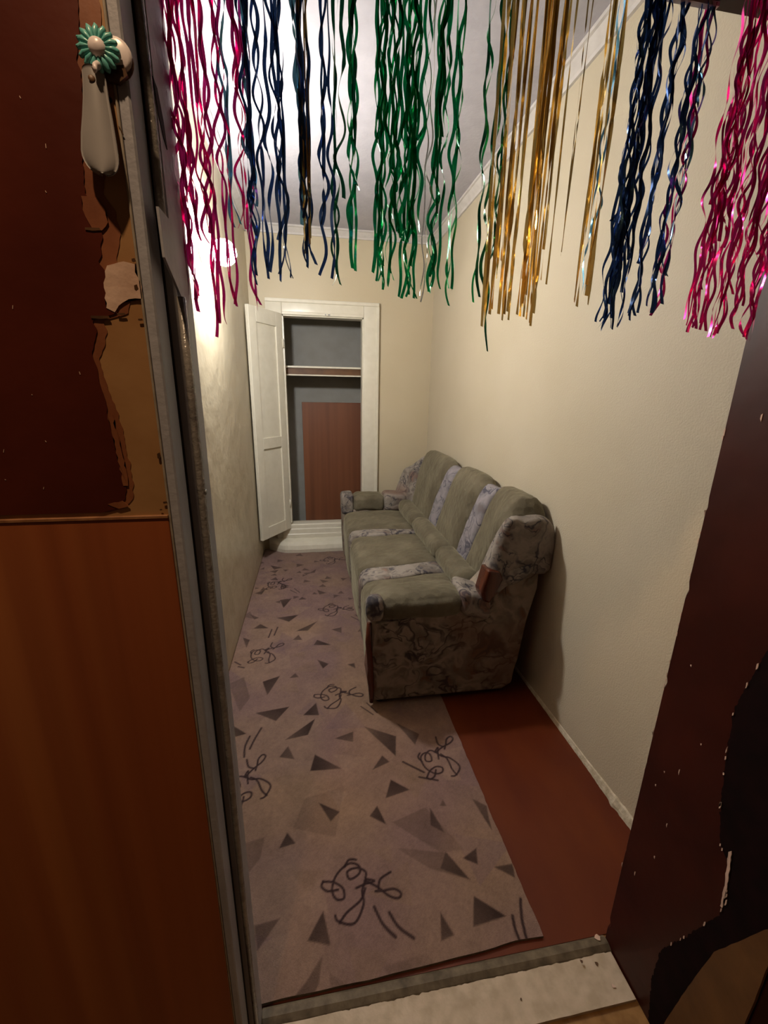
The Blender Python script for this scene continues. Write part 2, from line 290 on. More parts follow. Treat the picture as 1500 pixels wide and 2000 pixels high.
ROWS=[(-0.152,1.558,6,0.009,'pink'),(-0.136,1.639,5,0.008,'pink'),(-0.123,1.527,4,0.007,'pink'),(-0.105,1.560,3,0.005,'pink'),(-0.096,1.660,2,0.007,'steel'),(-0.073,1.562,2,0.005,'pink'),(-0.081,1.661,2,0.004,'pink'),(-0.062,1.594,6,0.008,'navy'),(-0.067,1.685,2,0.005,'steel'),(-0.033,1.593,6,0.009,'navy'),(-0.005,1.610,5,0.007,'navy'),(-0.006,1.660,2,0.005,'steel'),(-0.006,1.629,3,0.005,'gold'),(0.004,1.642,3,0.005,'goldthin'),(0.027,1.590,3,0.005,'navy'),(0.039,1.593,2,0.005,'dark'),(0.062,1.608,3,0.007,'green'),(0.051,1.694,2,0.008,'dark'),(0.100,1.597,10,0.015,'green'),(0.115,1.662,5,0.009,'green'),(0.146,1.586,10,0.015,'green'),(0.136,1.651,5,0.011,'green'),(0.181,1.584,5,0.009,'green'),(0.202,1.581,4,0.007,'green'),(0.182,1.764,4,0.016,'green'),(0.166,1.573,2,0.007,'silver'),(0.238,1.576,1,0.003,'dark'),(0.242,1.576,1,0.003,'green'),(0.268,1.633,2,0.005,'dark'),(0.261,1.577,1,0.004,'dark'),(0.264,1.549,3,0.005,'gold'),(0.287,1.564,7,0.011,'gold'),(0.312,1.565,7,0.011,'gold'),(0.336,1.559,8,0.011,'gold'),(0.345,1.610,4,0.011,'gold'),(0.381,1.653,2,0.007,'goldthin'),(0.414,1.577,4,0.007,'gold'),(0.430,1.585,3,0.007,'gold'),(0.471,1.557,16,0.018,'navy'),(0.473,1.645,5,0.015,'navy'),(0.483,1.557,3,0.009,'navy'),(0.515,1.570,6,0.008,'navy'),(0.548,1.575,5,0.009,'navy'),(0.555,1.621,3,0.011,'steel'),(0.560,1.568,3,0.005,'pink'),(0.426,1.585,2,0.005,'steel'),(0.624,1.555,9,0.012,'pink'),(0.644,1.552,5,0.011,'pink'),(0.674,1.553,8,0.012,'pink'),(0.633,1.669,5,0.013,'pink'),(0.701,1.566,5,0.008,'pink'),(0.736,1.551,6,0.009,'pink'),(0.718,1.660,4,0.011,'pink')]

# ------------------------------------------------------------------ the setting
XL, XR, YF, YB, ZC = -0.4785, 1.066, 0.68, 3.867, 2.70
S = lambda n, o: tag(o, kind='structure')
def struct(o): o['kind'] = 'structure'; return o
struct(box('floor', (XL - .15, .69, -.12), (XR + .15, YB + .7, 0), M['redfloor']))
struct(box('floor_hall', (-1.3, -1.0, -.12), (1.6, .69, -.004), M['hallfloor']))
struct(box('ceiling', (XL - .15, .5, ZC), (XR + .15, YB + .7, ZC + .1), M['ceiling']))
struct(box('wall_left', (XL - .15, .69, 0), (XL, YB + .7, ZC), M['wall_gloss']))
struct(box('wall_right', (XR, .69, 0), (XR + .15, YB + .7, ZC), M['wallpaper']))
OX0, OX1, OZ0, OZ1 = -.222, .458, .13, 2.062      # closet opening
bm = bmesh.new()
bm_box(bm, (XL, YB, 0), (OX0, YB + .1, ZC)); bm_box(bm, (OX1, YB, 0), (XR, YB + .1, ZC))
bm_box(bm, (OX0, YB, OZ1), (OX1, YB + .1, ZC)); bm_box(bm, (OX0, YB, 0), (OX1, YB + .1, OZ0))
struct(from_bm('wall_back', bm, M['wall']))
bm = bmesh.new()
bm_box(bm, (-.36, YB + .1, 0), (-.30, YB + .56, 2.3)); bm_box(bm, (.56, YB + .1, 0), (.62, YB + .56, 2.3))
bm_box(bm, (-.36, YB + .50, 0), (.62, YB + .56, 2.3)); bm_box(bm, (-.30, YB + .1, 2.2), (.56, YB + .50, 2.3)); bm_box(bm, (-.30, YB + .1, 0), (.56, YB + .50, .12))
struct(from_bm('wall_closet', bm, M['closet_grey']))
# wall with the doorway the photo is taken through
bm = bmesh.new()
bm_box(bm, (-1.3, .60, 0), (-.24, .68, ZC)); bm_box(bm, (.80, .38, 0), (1.5, .68, ZC)); bm_box(bm, (-.24, .50, 2.03), (.80, .68, ZC))
struct(from_bm('wall_front', bm, M['maroon']))
# crown mouldings
cp = [(0, 0), (.012, 0), (.016, .012), (.045, .040), (.055, .042), (.055, .055), (0, .055)]
struct(prism('trim_1', [(XR - a, ZC - .055 + b) for a, b in cp], .69, YB, M['crown'], axis='y'))
struct(prism('trim_2', [(YB - a, ZC - .055 + b) for a, b in cp], XL, XR, M['crown'], axis='x'))
struct(prism('trim_3', [(XL + a, ZC - .055 + b) for a, b in cp], .69, YB, M['crown'], axis='y'))
# crumbling plaster edge along the right wall
def plaster_edge():
    vs, fs = [], []; n = 260
    for i in range(n):
        y = .70 + (YB - .71) * i / (n - 1)
        near = max(0, min(1, (1.75 - y) / .5))
        k = noise.noise(Vector((y * 16, 0, 0))); k2 = noise.noise(Vector((y * 45, 3, 0)))
        nr2 = max(0, min(1, (1.22 - y) / .2)); wdt = .006 + .0015 * k2 + near * .003 + nr2 * (.006 + .016 * max(0, k) + .004 * k2); hgt = .016 + near * .010 + nr2 * (.010 + .008 * k2)
        for a, b in ((wdt, 0), (wdt * .85, hgt * .35), (wdt * .35, hgt * .9), (0, hgt)): vs.append((XR - a, y, b))
    for i in range(n - 1):
        for k in range(3): a = i * 4 + k; fs.append((a, a + 1, a + 5, a + 4))
    return mesh('baseboard_right', vs, fs, M['plaster'])
struct(plaster_edge())
# darker painted floorboard along the right edge
# threshold
th = struct(empty('trim_4', (.27, .62, 0)))
def sill():
    vs, fs = [], []; nx, ny = 120, 10
    for i in range(nx + 1):
        x = -.20 + .955 * i / nx
        e = .650 + .003 * noise.noise(Vector((x * 30, 0, 0))) + .004 * noise.noise(Vector((x * 80, 5, 0))) + max(0, .1 - x) * .02
        for j in range(ny + 1):
            y = .556 + (e - .556) * j / ny
            vs.append((x, y, .006 + .0012 * noise.noise(Vector((x * 25, y * 25, 1)))))
    for i in range(nx):
        for j in range(ny): a = i * (ny + 1) + j; fs.append((a, a + ny + 1, a + ny + 2, a + 1))
    n0 = len(vs)
    for i in range(nx + 1): vs.append((vs[i * (ny + 1)][0], .556, -.006)); 
    for i in range(nx + 1): v = vs[i * (ny + 1) + ny]; vs.append((v[0], v[1], 0.0))
    for i in range(nx):
        fs.append((i * (ny + 1), n0 + i, n0 + i + 1, (i + 1) * (ny + 1)))
        a = i * (ny + 1) + ny; b = a + ny + 1; c = n0 + nx + 1 + i; fs.append((a, b, c + 1, c))
    return mesh('sill_board', vs, fs, M['sill'], th)
sill()
prism('threshold_strip', [(.640, -.004), (.652, .007), (.664, .013), (.680, .012), (.688, .002), (.688, -.004)], -.16, .758, M['strip'], th, axis='x')
for k, (x, y, s_) in enumerate([(.70, .632, .006), (.715, .585, .005), (.47, .60, .003), (.735, .68, .008), (.66, .64, .004)]):
    slab('paint_flake', [(x + s_ * math.cos(a) * rnd.uniform(.5, 1.3), y + s_ * math.sin(a) * rnd.uniform(.5, 1.3)) for a in [i * 1.05 for i in range(6)]], 'xy', .0075 if y < .64 else .0135, .0012, M['shade_and_crack'] if k % 2 == 0 else M['chip'], th)

# ------------------------------------------------------------------ door frame
fr = struct(empty('door_1', (.30, .6, 0)))
box('left_jamb', (-.24, .602, 0), (-.160, .680, 2.0), M['greypaint'], fr, bevel=.003)
box('left_jamb_gap_shade', (-.24, .596, 0), (-.1705, .602, 2.0), M['black'], fr)  # solid black strip painted as the shade in the gap beside the leaf
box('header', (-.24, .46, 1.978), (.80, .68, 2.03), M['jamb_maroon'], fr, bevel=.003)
def jamb():
    # reveal with a slightly uneven, chipped arris along the room side
    vs, fs = [], []; n = 200
    for i in range(n + 1):
        z = 1.992 * i / n
        c = max(0, noise.noise(Vector((z * 22, 0, 9))) - .28) * .018
        for x, y in ((.80, .68), (.7615 + c, .68), (.759, .6775 - c), (.759, .62), (.759, .56), (.759, .50), (.759, .44), (.759, .36), (.80, .36)): vs.append((x, y, z))
    m = 9
    for i in range(n):
        for k in range(m - 1): a = i * m + k; fs.append((a, a + m, a + m + 1, a + 1))
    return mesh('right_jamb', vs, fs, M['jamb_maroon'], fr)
jamb()
# near-black area and brown board at the jamb's outer side, edges torn
edge = [(.500, 1.12), (.508, 1.037), (.531, .900), (.522, .80), (.508, .70), (.490, .62), (.464, .596), (.450, .52), (.456, .474), (.500, .33), (.536, .225), (.538, .12), (.519, -.0)]
def black_patch():
    vs, fs = [], []; n = 220; e_ = sorted(edge, key=lambda p: p[1])
    for i in range(n + 1):
        z = .002 + 1.10 * i / n; k_ = next((j for j in range(len(e_) - 1) if e_[j][1] <= z <= e_[j + 1][1]), len(e_) - 2)
        (ya, za), (yb2, zb2) = e_[k_], e_[k_ + 1]; y = ya + (yb2 - ya) * min(1, max(0, (z - za) / (zb2 - za))) + .003 * noise.noise(Vector((z * 60, 2, 0))) + .003 * noise.noise(Vector((z * 150, 2, 0)))
        vs += [(.7580, .362, z), (.7580, y, z), (.7589, y, z)]
    for i in range(n): a = i * 3; fs += [(a, a + 1, a + 4, a + 3), (a + 1, a + 2, a + 5, a + 4)]
    mesh('near_black_patch', vs, fs, M['blackgrain'], fr)
black_patch()
slab('brown_board', [(.364, .60), (.364, .0015), (.490, .0015), (.478, .12), (.462, .25), (.440, .40), (.405, .50), (.385, .56)], 'yz', .7572, -.006, M['brownboard'], fr, jag=.0006, step=.02, seed=5)
r = random.Random(12)
for i in range(len(edge) - 1):
    (ya, za), (yb_, zb) = edge[i], edge[i + 1]
    for j in range(2):
        t = r.random()
        if zb < .2: continue
        y, z = ya + (yb_ - ya) * t, za + (zb - za) * t; s_ = r.uniform(.0006, .0018); L_ = r.uniform(.003, .010)
        slab('paint_chip', [(y - s_, z), (y - s_ * .3, z + L_), (y + s_, z + L_ * .6), (y + s_ * .5, z - L_ * .8), (y - s_ * .7, z - L_ * .5)], 'yz', .7572, -.001, M['chip'], fr, jag=.0006, step=.003, seed=i * 7 + j)
slab('paint_chip', [(.468, .60), (.471, .622), (.467, .63), (.463, .605), (.455, .54), (.453, .50), (.457, .50), (.460, .55)], 'yz', .7572, -.001, M['chip'], fr, jag=.0012, step=.006, seed=77)
for i in range(34):                                   # flecks on the arris and on the face
    z = r.uniform(.25, 1.5); y = r.choice([.679, .679, .678, r.uniform(.54, .67)]); s_ = r.uniform(.0008, .002); L_ = r.uniform(.002, .008)
    slab('paint_chip', [(y - s_, z - L_), (y + .0008, z - L_ * .3), (y + .0008, z + L_ * .7), (y - s_, z + L_)], 'yz', .7588, -.0008, M['chip'], fr, seed=i)
# metal parts on the left jamb
def plate(name, pts, x, th_, mat, parent): return slab(name, pts, 'yz', x, th_, mat, parent)
hg = plate('hinge_plate', [(.560, 1.640), (.563, 1.592), (.618, 1.560), (.606, 1.640)], -.1600, .0028, M['greypaint'], fr)
for y, z in [(.568, 1.630), (.594, 1.628), (.572, 1.598), (.602, 1.584)]:
    lathe('screw', [(.0036, 0), (.0036, .0012), (.0020, .0020), (0.0003, .0021)], (-.1572, y, z), (1, 0, 0), M['steel'], hg, n=12)
slab('jamb_chip_hole', [(.600, 1.776), (.612, 1.772), (.624, 1.748), (.628, 1.722), (.618, 1.728), (.606, 1.745)], 'yz', -.1600, .0008, M['black'], fr)
tube('weather_strip', [(-.166, .600, 1.99), (-.165, .598, 1.80), (-.164, .594, 1.70), (-.164, .590, 1.642)], .0052, M['roll'], fr)
tube('weather_strip', [(-.156, .606, 1.560), (-.156, .607, 1.45), (-.156, .606, 1.315), (-.156, .606, .9), (-.158, .606, .5), (-.158, .606, .02)], .0055, M['roll'], fr)
lathe('nail', [(.004, 0), (.004, .001), (.001, .002)], (-.1505, .606, 1.312), (1, 0, 0), M['steel'], fr, n=10)
slab('gouge', [(.604, .99), (.614, .98), (.618, .93), (.612, .90), (.604, .92)], 'yz', -.1600, .0008, M['black'], fr)

# ------------------------------------------------------------------ open door leaf against the hall wall
def ss_(a, b, t): t = max(0, min(1, (t - a) / (b - a))); return t * t * (3 - 2 * t)
dl = empty('door_leaf', (-.58, .572, 0), 'brown painted door leaf folded open at left, tan edge strip and wood laminate below', 'door')
box('leaf_core', (-1.00, .5515, .008), (-.182, .590, 1.99), M['tan'], dl, bevel=.0015)
box('edge_strip', (-.182, .5505, .008), (-.1695, .590, 1.99), M['greypaint'], dl, bevel=.002)
box('edge_bead', (-.1838, .5490, .008), (-.1812, .5515, 1.99), M['lightedge'], dl, bevel=.0008)
pe = [(-.205, 1.989), (-.205, 1.80), (-.208, 1.775), (-.212, 1.75), (-.213, 1.70), (-.222, 1.66), (-.227, 1.644), (-.216, 1.63), (-.213, 1.608), (-.220, 1.581), (-.217, 1.572), (-.206, 1.55), (-.210, 1.53), (-.236, 1.522), (-.234, 1.509), (-.243, 1.482), (-.240, 1.46), (-.236, 1.43), (-.233, 1.40), (-.231, 1.366), (-.229, 1.334), (-.232, 1.318), (-.243, 1.306), (-.26, 1.302)]
def paint_layer(name, off, y_, th_, mat, seed):
    """a coat of paint with an uneven right-hand border, built row by row"""
    ps = sorted(pe, key=lambda p: p[1]); vs, fs = [], []; n = 330
    for i in range(n + 1):
        z = 1.3015 + .688 * i / n
        k_ = next((j for j in range(len(ps) - 1) if ps[j][1] <= z <= ps[j + 1][1]), None)
        if k_ is None: x = ps[0][0] if z < ps[0][1] else ps[-1][0]
        else: (xa, za), (xb, zb2) = ps[k_], ps[k_ + 1]; x = xa + (xb - xa) * (z - za) / max(1e-6, zb2 - za)
        x += off(z) + .0022 * noise.noise(Vector((z * 120, seed, 0))) + .0030 * noise.noise(Vector((z * 35, seed, 4)))
        x = min(x, -.1845)
        vs += [(-.996, y_, z), (x, y_, z), (x, y_ + th_, z)]
    for i in range(n): a = i * 3; fs += [(a, a + 1, a + 4, a + 3), (a + 1, a + 2, a + 5, a + 4)]
    return mesh(name, vs, fs, mat, dl)
paint_layer('worn_brown_margin', lambda z: .009 + .009 * ss_(1.50, 1.62, z) + .004 * noise.noise(Vector((z * 14, 8, 0))), .5507, .0008, M['maroon_worn'], 2)
paint_layer('brown_paint_layer', lambda z: .0, .5496, .0019, M['maroon'], 3)
box('laminate_sheet', (-.998, .5480, .010), (-.184, .5515, 1.292), M['laminate'], dl, bevel=.0008)
box('laminate_lip', (-.998, .5465, 1.292), (-.184, .5515, 1.2965), noisy('laminate_lip', (.20, .08, .03, 1), (.34, .16, .07, 1), ns=8), dl, bevel=.0008)
chips = [[(-.213, 1.577), (-.196, 1.582), (-.185, 1.580), (-.186, 1.572), (-.182, 1.563), (-.1822, 1.546), (-.196, 1.545), (-.207, 1.538), (-.212, 1.531), (-.220, 1.535), (-.219, 1.560)],
         [(-.228, 1.640), (-.214, 1.640), (-.207, 1.630), (-.206, 1.618), (-.213, 1.610), (-.222, 1.611), (-.227, 1.622)],
         [(-.236, 1.42), (-.231, 1.42), (-.2265, 1.37), (-.2255, 1.335), (-.231, 1.335), (-.232, 1.37)],
         [(-.252, 1.312), (-.235, 1.316), (-.228, 1.309), (-.240, 1.306)]]
for i, c in enumerate(chips):
    slab('paint_chip', c, 'xz', .5500, -.0010, M['chip'] if i < 1 else M['maroon_worn'], dl, jag=.0012, step=.005, seed=20 + i)
for x, z, wx, hz in [(-.222, 1.610, .014, .0016), (-.228, 1.5245, .018, .0018), (-.206, 1.529, .008, .0012), (-.187, 1.556, .003, .003), (-.187, 1.524, .004, .0012), (-.186, 1.583, .003, .002), (-.1862, 1.37, .003, .004), (-.186, 1.312, .004, .0015), (-.192, 1.303, .002, .001)]:
    slab('crack', [(x - wx / 2, z + hz), (x + wx / 2, z + hz * 1.4), (x + wx / 2 + .001, z), (x, z - hz * .6), (x - wx / 2, z - hz * .3)], 'xz', .5495, -.0008, M['shade_and_crack'], dl, seed=9)
slab('scratch', [(-.1835, 1.703), (-.1800, 1.6965), (-.1795, 1.697), (-.1830, 1.704)], 'xz', .5490, -.0004, M['shade_and_crack'], dl)
lathe('screw_hole', [(.0026, 0), (.0026, .0004)], (-.1895, .5513, 1.7255), (0, -1, 0), M['black'], dl, n=14)
for i in range(26):
    x, z = rnd.uniform(-.42, -.235), rnd.uniform(1.32, 1.78); L_ = rnd.uniform(.001, .004); a = rnd.uniform(-.9, .3)
    slab('fleck', [(x, z), (x + .0006, z), (x + .0006 + L_ * math.sin(a), z + L_), (x + L_ * math.sin(a), z + L_)], 'xz', .5495, -.0004, M['chip'], dl)

# flower hooks and shoehorn
FY = .549
def flower_hook(cx, cz, label, petals, teal=True):
    h = empty('flower_hook', (cx, FY, cz), label, 'hook')
    lathe('backplate', [(.0165, 0), (.0165, .003), (.012, .005)], (cx, FY, cz), (0, -1, 0), M['white' if not teal else 'teal'], h)
    if teal:
        for k in range(petals):
            a = 2 * math.pi * k / petals; d = Vector((math.cos(a), 0, math.sin(a))); t_ = Vector((-math.sin(a), 0, math.cos(a))); vs, fs = [], []
            for i, (rr, ww) in enumerate([(.006, .0012), (.010, .0023), (.014, .0030), (.017, .0028), (.0187, .0012)]):
                c_ = Vector((cx, FY - .0085, cz)) + d * rr + Vector((0, -.0012 if rr < .015 else 0.001, 0))
                for q, (u, v) in enumerate([(-1, 0), (-.5, -.0014), (0, -.0020), (.5, -.0014), (1, 0), (0, .0016)]): vs.append(c_ + t_ * ww * u + Vector((0, v, 0)))
            for i in range(4):
                for q in range(6): fs.append((i * 6 + q, i * 6 + (q + 1) % 6, (i + 1) * 6 + (q + 1) % 6, (i + 1) * 6 + q))
            fs.append((24, 25, 26, 27, 28, 29))
            mesh('petal', vs, fs, M['teal'], h, smooth=True)
        lathe('flower_centre', [(.0082, 0), (.0080, .002), (.0068, .0042), (.0040, .0058), (.0004, .0064)], (cx, FY - .0085, cz), (0, -1, 0), M['white'], h)
        lathe('flower_stem', [(.006, 0), (.006, .009)], (cx, FY, cz), (0, -1, 0), M['teal'], h, n=16)
        tube('hook_arm', [(cx - .001, FY - .008, cz - .012), (cx - .002, FY - .0140, cz - .017), (cx - .0025, FY - .0165, cz - .0205), (cx - .0025, FY - .0170, cz - .0235)], [.0032, .0030, .0024, .0010], M['white'], h)
    return h
flower_hook(-.190, 1.7595, 'turquoise plastic daisy hook with white centre glued on door leaf', 16)
k = empty('round_hook', (-.1765, FY, 1.7590), 'white round adhesive hook base half behind the turquoise daisy hook', 'hook')
lathe('disc', [(.0150, 0), (.0148, .002), (.0120, .0038), (.0004, .0042)], (-.1775, FY, 1.7600), (0, -1, 0), M['white'], k)
lathe('hook_shadow_ring', [(.0165, 0), (.0165, .0010)], (-.1785, FY + .0003, 1.7560), (0, -1, 0), M['shade_and_crack'], k)  # dark disc showing below the hook base, painted shadow
slab('hook_shadow_patch', [(-.203, 1.748), (-.170, 1.752), (-.168, 1.744), (-.177, 1.737), (-.186, 1.738), (-.190, 1.742), (-.200, 1.739), (-.206, 1.744)], 'xz', FY, -.004, M['shade_and_crack'], k, jag=.0008, step=.004, seed=31)  # dark brown sheet painted as the shadow beneath the hooks
def shoehorn():
    cl = [(1.7455, -.1985, .0085), (1.742, -.198, .0098), (1.735, -.1975, .0104), (1.72, -.198, .0115), (1.705, -.1985, .0135), (1.69, -.1995, .0155), (1.675, -.2000, .0168), (1.670, -.1997, .0166), (1.666, -.1993, .0157), (1.662, -.1988, .0139), (1.659, -.1984, .0118), (1.6565, -.198, .0090), (1.6550, -.1977, .0060), (1.6543, -.1975, .0022)]
    vs, fs = [], []; m = 12
    for side in (0, 1):
        for z, cx, hw in cl:
            for j in range(m + 1):
                u = -1 + 2 * j / m; t_ = (1.745 - z) / .09
                y = FY - .0095 - .0035 * (1 - u * u) * (0.5 + t_) + side * .0014 - .005 * t_
                vs.append((cx + hw * u - .0, y + .0035 * (u * u) * (1 - .85 * min(1, max(0, t_))), z))
    n1 = len(cl) * (m + 1)
    for s_ in (0, 1):
        for i in range(len(cl) - 1):
            for j in range(m):
                a = s_ * n1 + i * (m + 1) + j; f = (a, a + 1, a + m + 2, a + m + 1); fs.append(f if s_ else f[::-1])
    rim = [i * (m + 1) for i in range(len(cl))]; rim2 = [(len(cl) - 1) * (m + 1) + j for j in range(m + 1)]; rim3 = [i * (m + 1) + m for i in range(len(cl) - 1, -1, -1)]; rim4 = list(range(m, -1, -1))
    loop = rim + rim2[1:] + rim3[1:] + rim4[1:-1]
    for i in range(len(loop)): a, b = loop[i], loop[(i + 1) % len(loop)]; fs.append((a, b, b + n1, a + n1))
    o = empty('shoehorn', (-.199, FY - .02, 1.745), 'translucent grey plastic shoehorn hanging from the turquoise daisy hook', 'shoehorn')
    mesh('blade', vs, fs, M['plastic'], o, smooth=True)
    lathe('hanging_hole', [(.0030, 0), (.0026, .0004)], (-.1975, FY - .0128, 1.7335), (.25, -1, .1), M['brownboard'], o, n=16)
    return o
shoehorn()

# ------------------------------------------------------------------ closet
cs = struct(empty('trim_5', (.12, YB, 0)))
def casing(name, a, b): box(name, a, b, M['cream_trim'], cs, bevel=.006, seg=2)
casing('casing_left', (-.353, YB - .022, .03), (OX0 + .0, YB + .0, 2.175)); casing('casing_right', (OX1, YB - .022, .10), (.590, YB, 2.175)); casing('casing_top', (OX0, YB - .022, OZ1), (OX1, YB, 2.175))
box('casing_bead', (-.353, YB - .034, 2.150), (.590, YB - .010, 2.178), M['cream_trim'], cs, bevel=.004)
box('casing_bead', (.565, YB - .032, .10), (.592, YB - .010, 2.150), M['cream_trim'], cs, bevel=.004)
box('casing_bead', (OX0, YB - .030, OZ1 - .004), (OX1, YB - .010, OZ1 + .020), M['cream_trim'], cs, bevel=.004)
box('inner_stop', (OX1 - .012, YB - .01, .26), (OX1, YB + .1, OZ1), M['cream_trim'], cs); box('inner_stop', (OX0, YB - .01, OZ1 - .012), (OX1, YB + .1, OZ1), M['cream_trim'], cs)
box('inner_stop', (OX0, YB - .01, .26), (OX0 + .010, YB + .1, OZ1), M['cream_trim'], cs)
lathe('catch', [(.010, 0), (.010, .004), (.006, .008)], (.15, YB - .030, OZ1 + .004), (0, -1, .3), M['cream_trim'], cs, n=14); box('catch_plate', (.130, YB - .036, OZ1 + .002), (.175, YB - .028, OZ1 + .010), M['steel'], cs, bevel=.002)
prism('closet_sill', [(YB + .10, .10), (YB + .10, .245), (YB - .010, .245), (YB - .016, .238), (YB - .018, .205), (YB - .024, .196), (YB - .026, .155), (YB - .032, .148), (YB - .034, .10)], OX0 - .08, .56, M['cream_trim'], cs, bevel=.003, axis='x')
def plinth():
    vs, fs = [], []; n = 40; prof = [(0, .115), (.35, .112), (.70, .100), (.92, .075), (1.0, .040), (.97, .0)]
    for i in range(n + 1):
        x = -.430 + 1.0 * i / n; u = min(1, max(0, (x + .430) / .22)); dpt = .03 + .125 * math.sin(u * math.pi / 2) + .006 * noise.noise(Vector((x * 12, 0, 0)))
        for a, z in prof: vs.append((x, YB - a * dpt, z + .004 * noise.noise(Vector((x * 14, z * 10, 3))) * (z > 0)))
    m = len(prof)
    for i in range(n):
        for k in range(m - 1): a = i * m + k; fs.append((a, a + 1, a + m + 1, a + m))
    fs.append(tuple(range(m))); fs.append(tuple(n * m + k for k in range(m))[::-1])
    return mesh('plaster_plinth', vs, fs, M['cream_trim'], cs, smooth=False)
plinth()
# closet leaf, swung open toward the left wall
hx, hy, fx, fy = -.226, YB - .03, -.443, 3.500
cd = struct(empty('door_2', (hx, hy, 0)))
L = math.hypot(fx - hx, fy - hy); ux, uy = (fx - hx) / L, (fy - hy) / L; nx_, ny_ = -uy, ux   # normal toward +x / camera side
if nx_ < 0: nx_, ny_ = -nx_, -ny_
def leafbox(name, u0, u1, z0, z1, t0, t1, bev=.002):
    bm = bmesh.new(); bm_box(bm, (u0, t0, z0), (u1, t1, z1), bev)
    for v in bm.verts: u, t, z = v.co; v.co = Vector((hx + ux * u + nx_ * t, hy + uy * u + ny_ * t, z))
    return from_bm(name, bm, M['cream_trim'], cd, angle=35)
zb_, zt_ = .212, 2.065
leafbox('stile', 0, .075, zb_, zt_, -.030, 0); leafbox('stile', L - .085, L, zb_, zt_, -.030, 0)
leafbox('rail', .075, L - .085, zb_, zb_ + .10, -.030, 0); leafbox('rail', .075, L - .085, .985, 1.075, -.030, 0); leafbox('rail', .075, L - .085, zt_ - .11, zt_, -.030, 0)
leafbox('panel', .070, L - .080, zb_ + .09, .99, -.026, -.012); leafbox('panel', .070, L - .080, 1.07, zt_ - .10, -.026, -.012)
lathe('hinge', [(.007, 0), (.007, .07)], (hx + .004, hy + .004, 1.80), (0, 0, 1), M['cream_trim'], cd, n=12); lathe('hinge', [(.007, 0), (.007, .07)], (hx + .004, hy + .004, .42), (0, 0, 1), M['cream_trim'], cd, n=12)
# shelf and leaning board
sh = empty('closet_shelf', (.13, 4.15, 1.60), 'dark closet shelf with pale front edge and batten below', 'shelf')
box('board', (-.300, 4.00, 1.640), (.560, 4.366, 1.655), M['brownboard'], sh); box('front_edge', (-.300, 3.985, 1.652), (.560, 4.00, 1.668), M['cream_trim'], sh, bevel=.002)
box('gap_shade_fascia', (-.300, 4.005, 1.585), (.560, 4.020, 1.640), M['brownboard'], sh); box('batten', (-.300, 3.990, 1.585), (.560, 4.004, 1.597), M['cream_trim'], sh, bevel=.002)  # dark fascia stands in for the shadow between shelf and batten
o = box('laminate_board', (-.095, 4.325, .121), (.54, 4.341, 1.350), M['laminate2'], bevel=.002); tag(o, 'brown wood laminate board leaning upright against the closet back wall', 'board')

# ------------------------------------------------------------------ wall lamp
wl = empty('wall_lamp', (XL, LAMP_POS[1], LAMP_POS[2]), 'glaring white globe lamp high on the left wall', 'lamp')
lathe('base', [(.045, 0), (.045, .008), (.034, .016), (.030, .070)], (XL, LAMP_POS[1], LAMP_POS[2]), (1, 0, 0), M['white'], wl)
def globe():
    s = N('lit_lamp_glass'); s.b.inputs['Base Color'].default_value = (1, 1, 1, 1); s.b.inputs['Emission Color'].default_value = LAMP_COLOR + (1,); s.b.inputs['Emission Strength'].default_value = LAMP_STRENGTH
    prof = [(max(.0005, .055 * math.sin(math.pi * i / 14)), -.055 * math.cos(math.pi * i / 14)) for i in range(15)]
    lathe('glass_globe', prof, LAMP_POS, (1, 0, 0), s.m, wl, n=28)
globe()

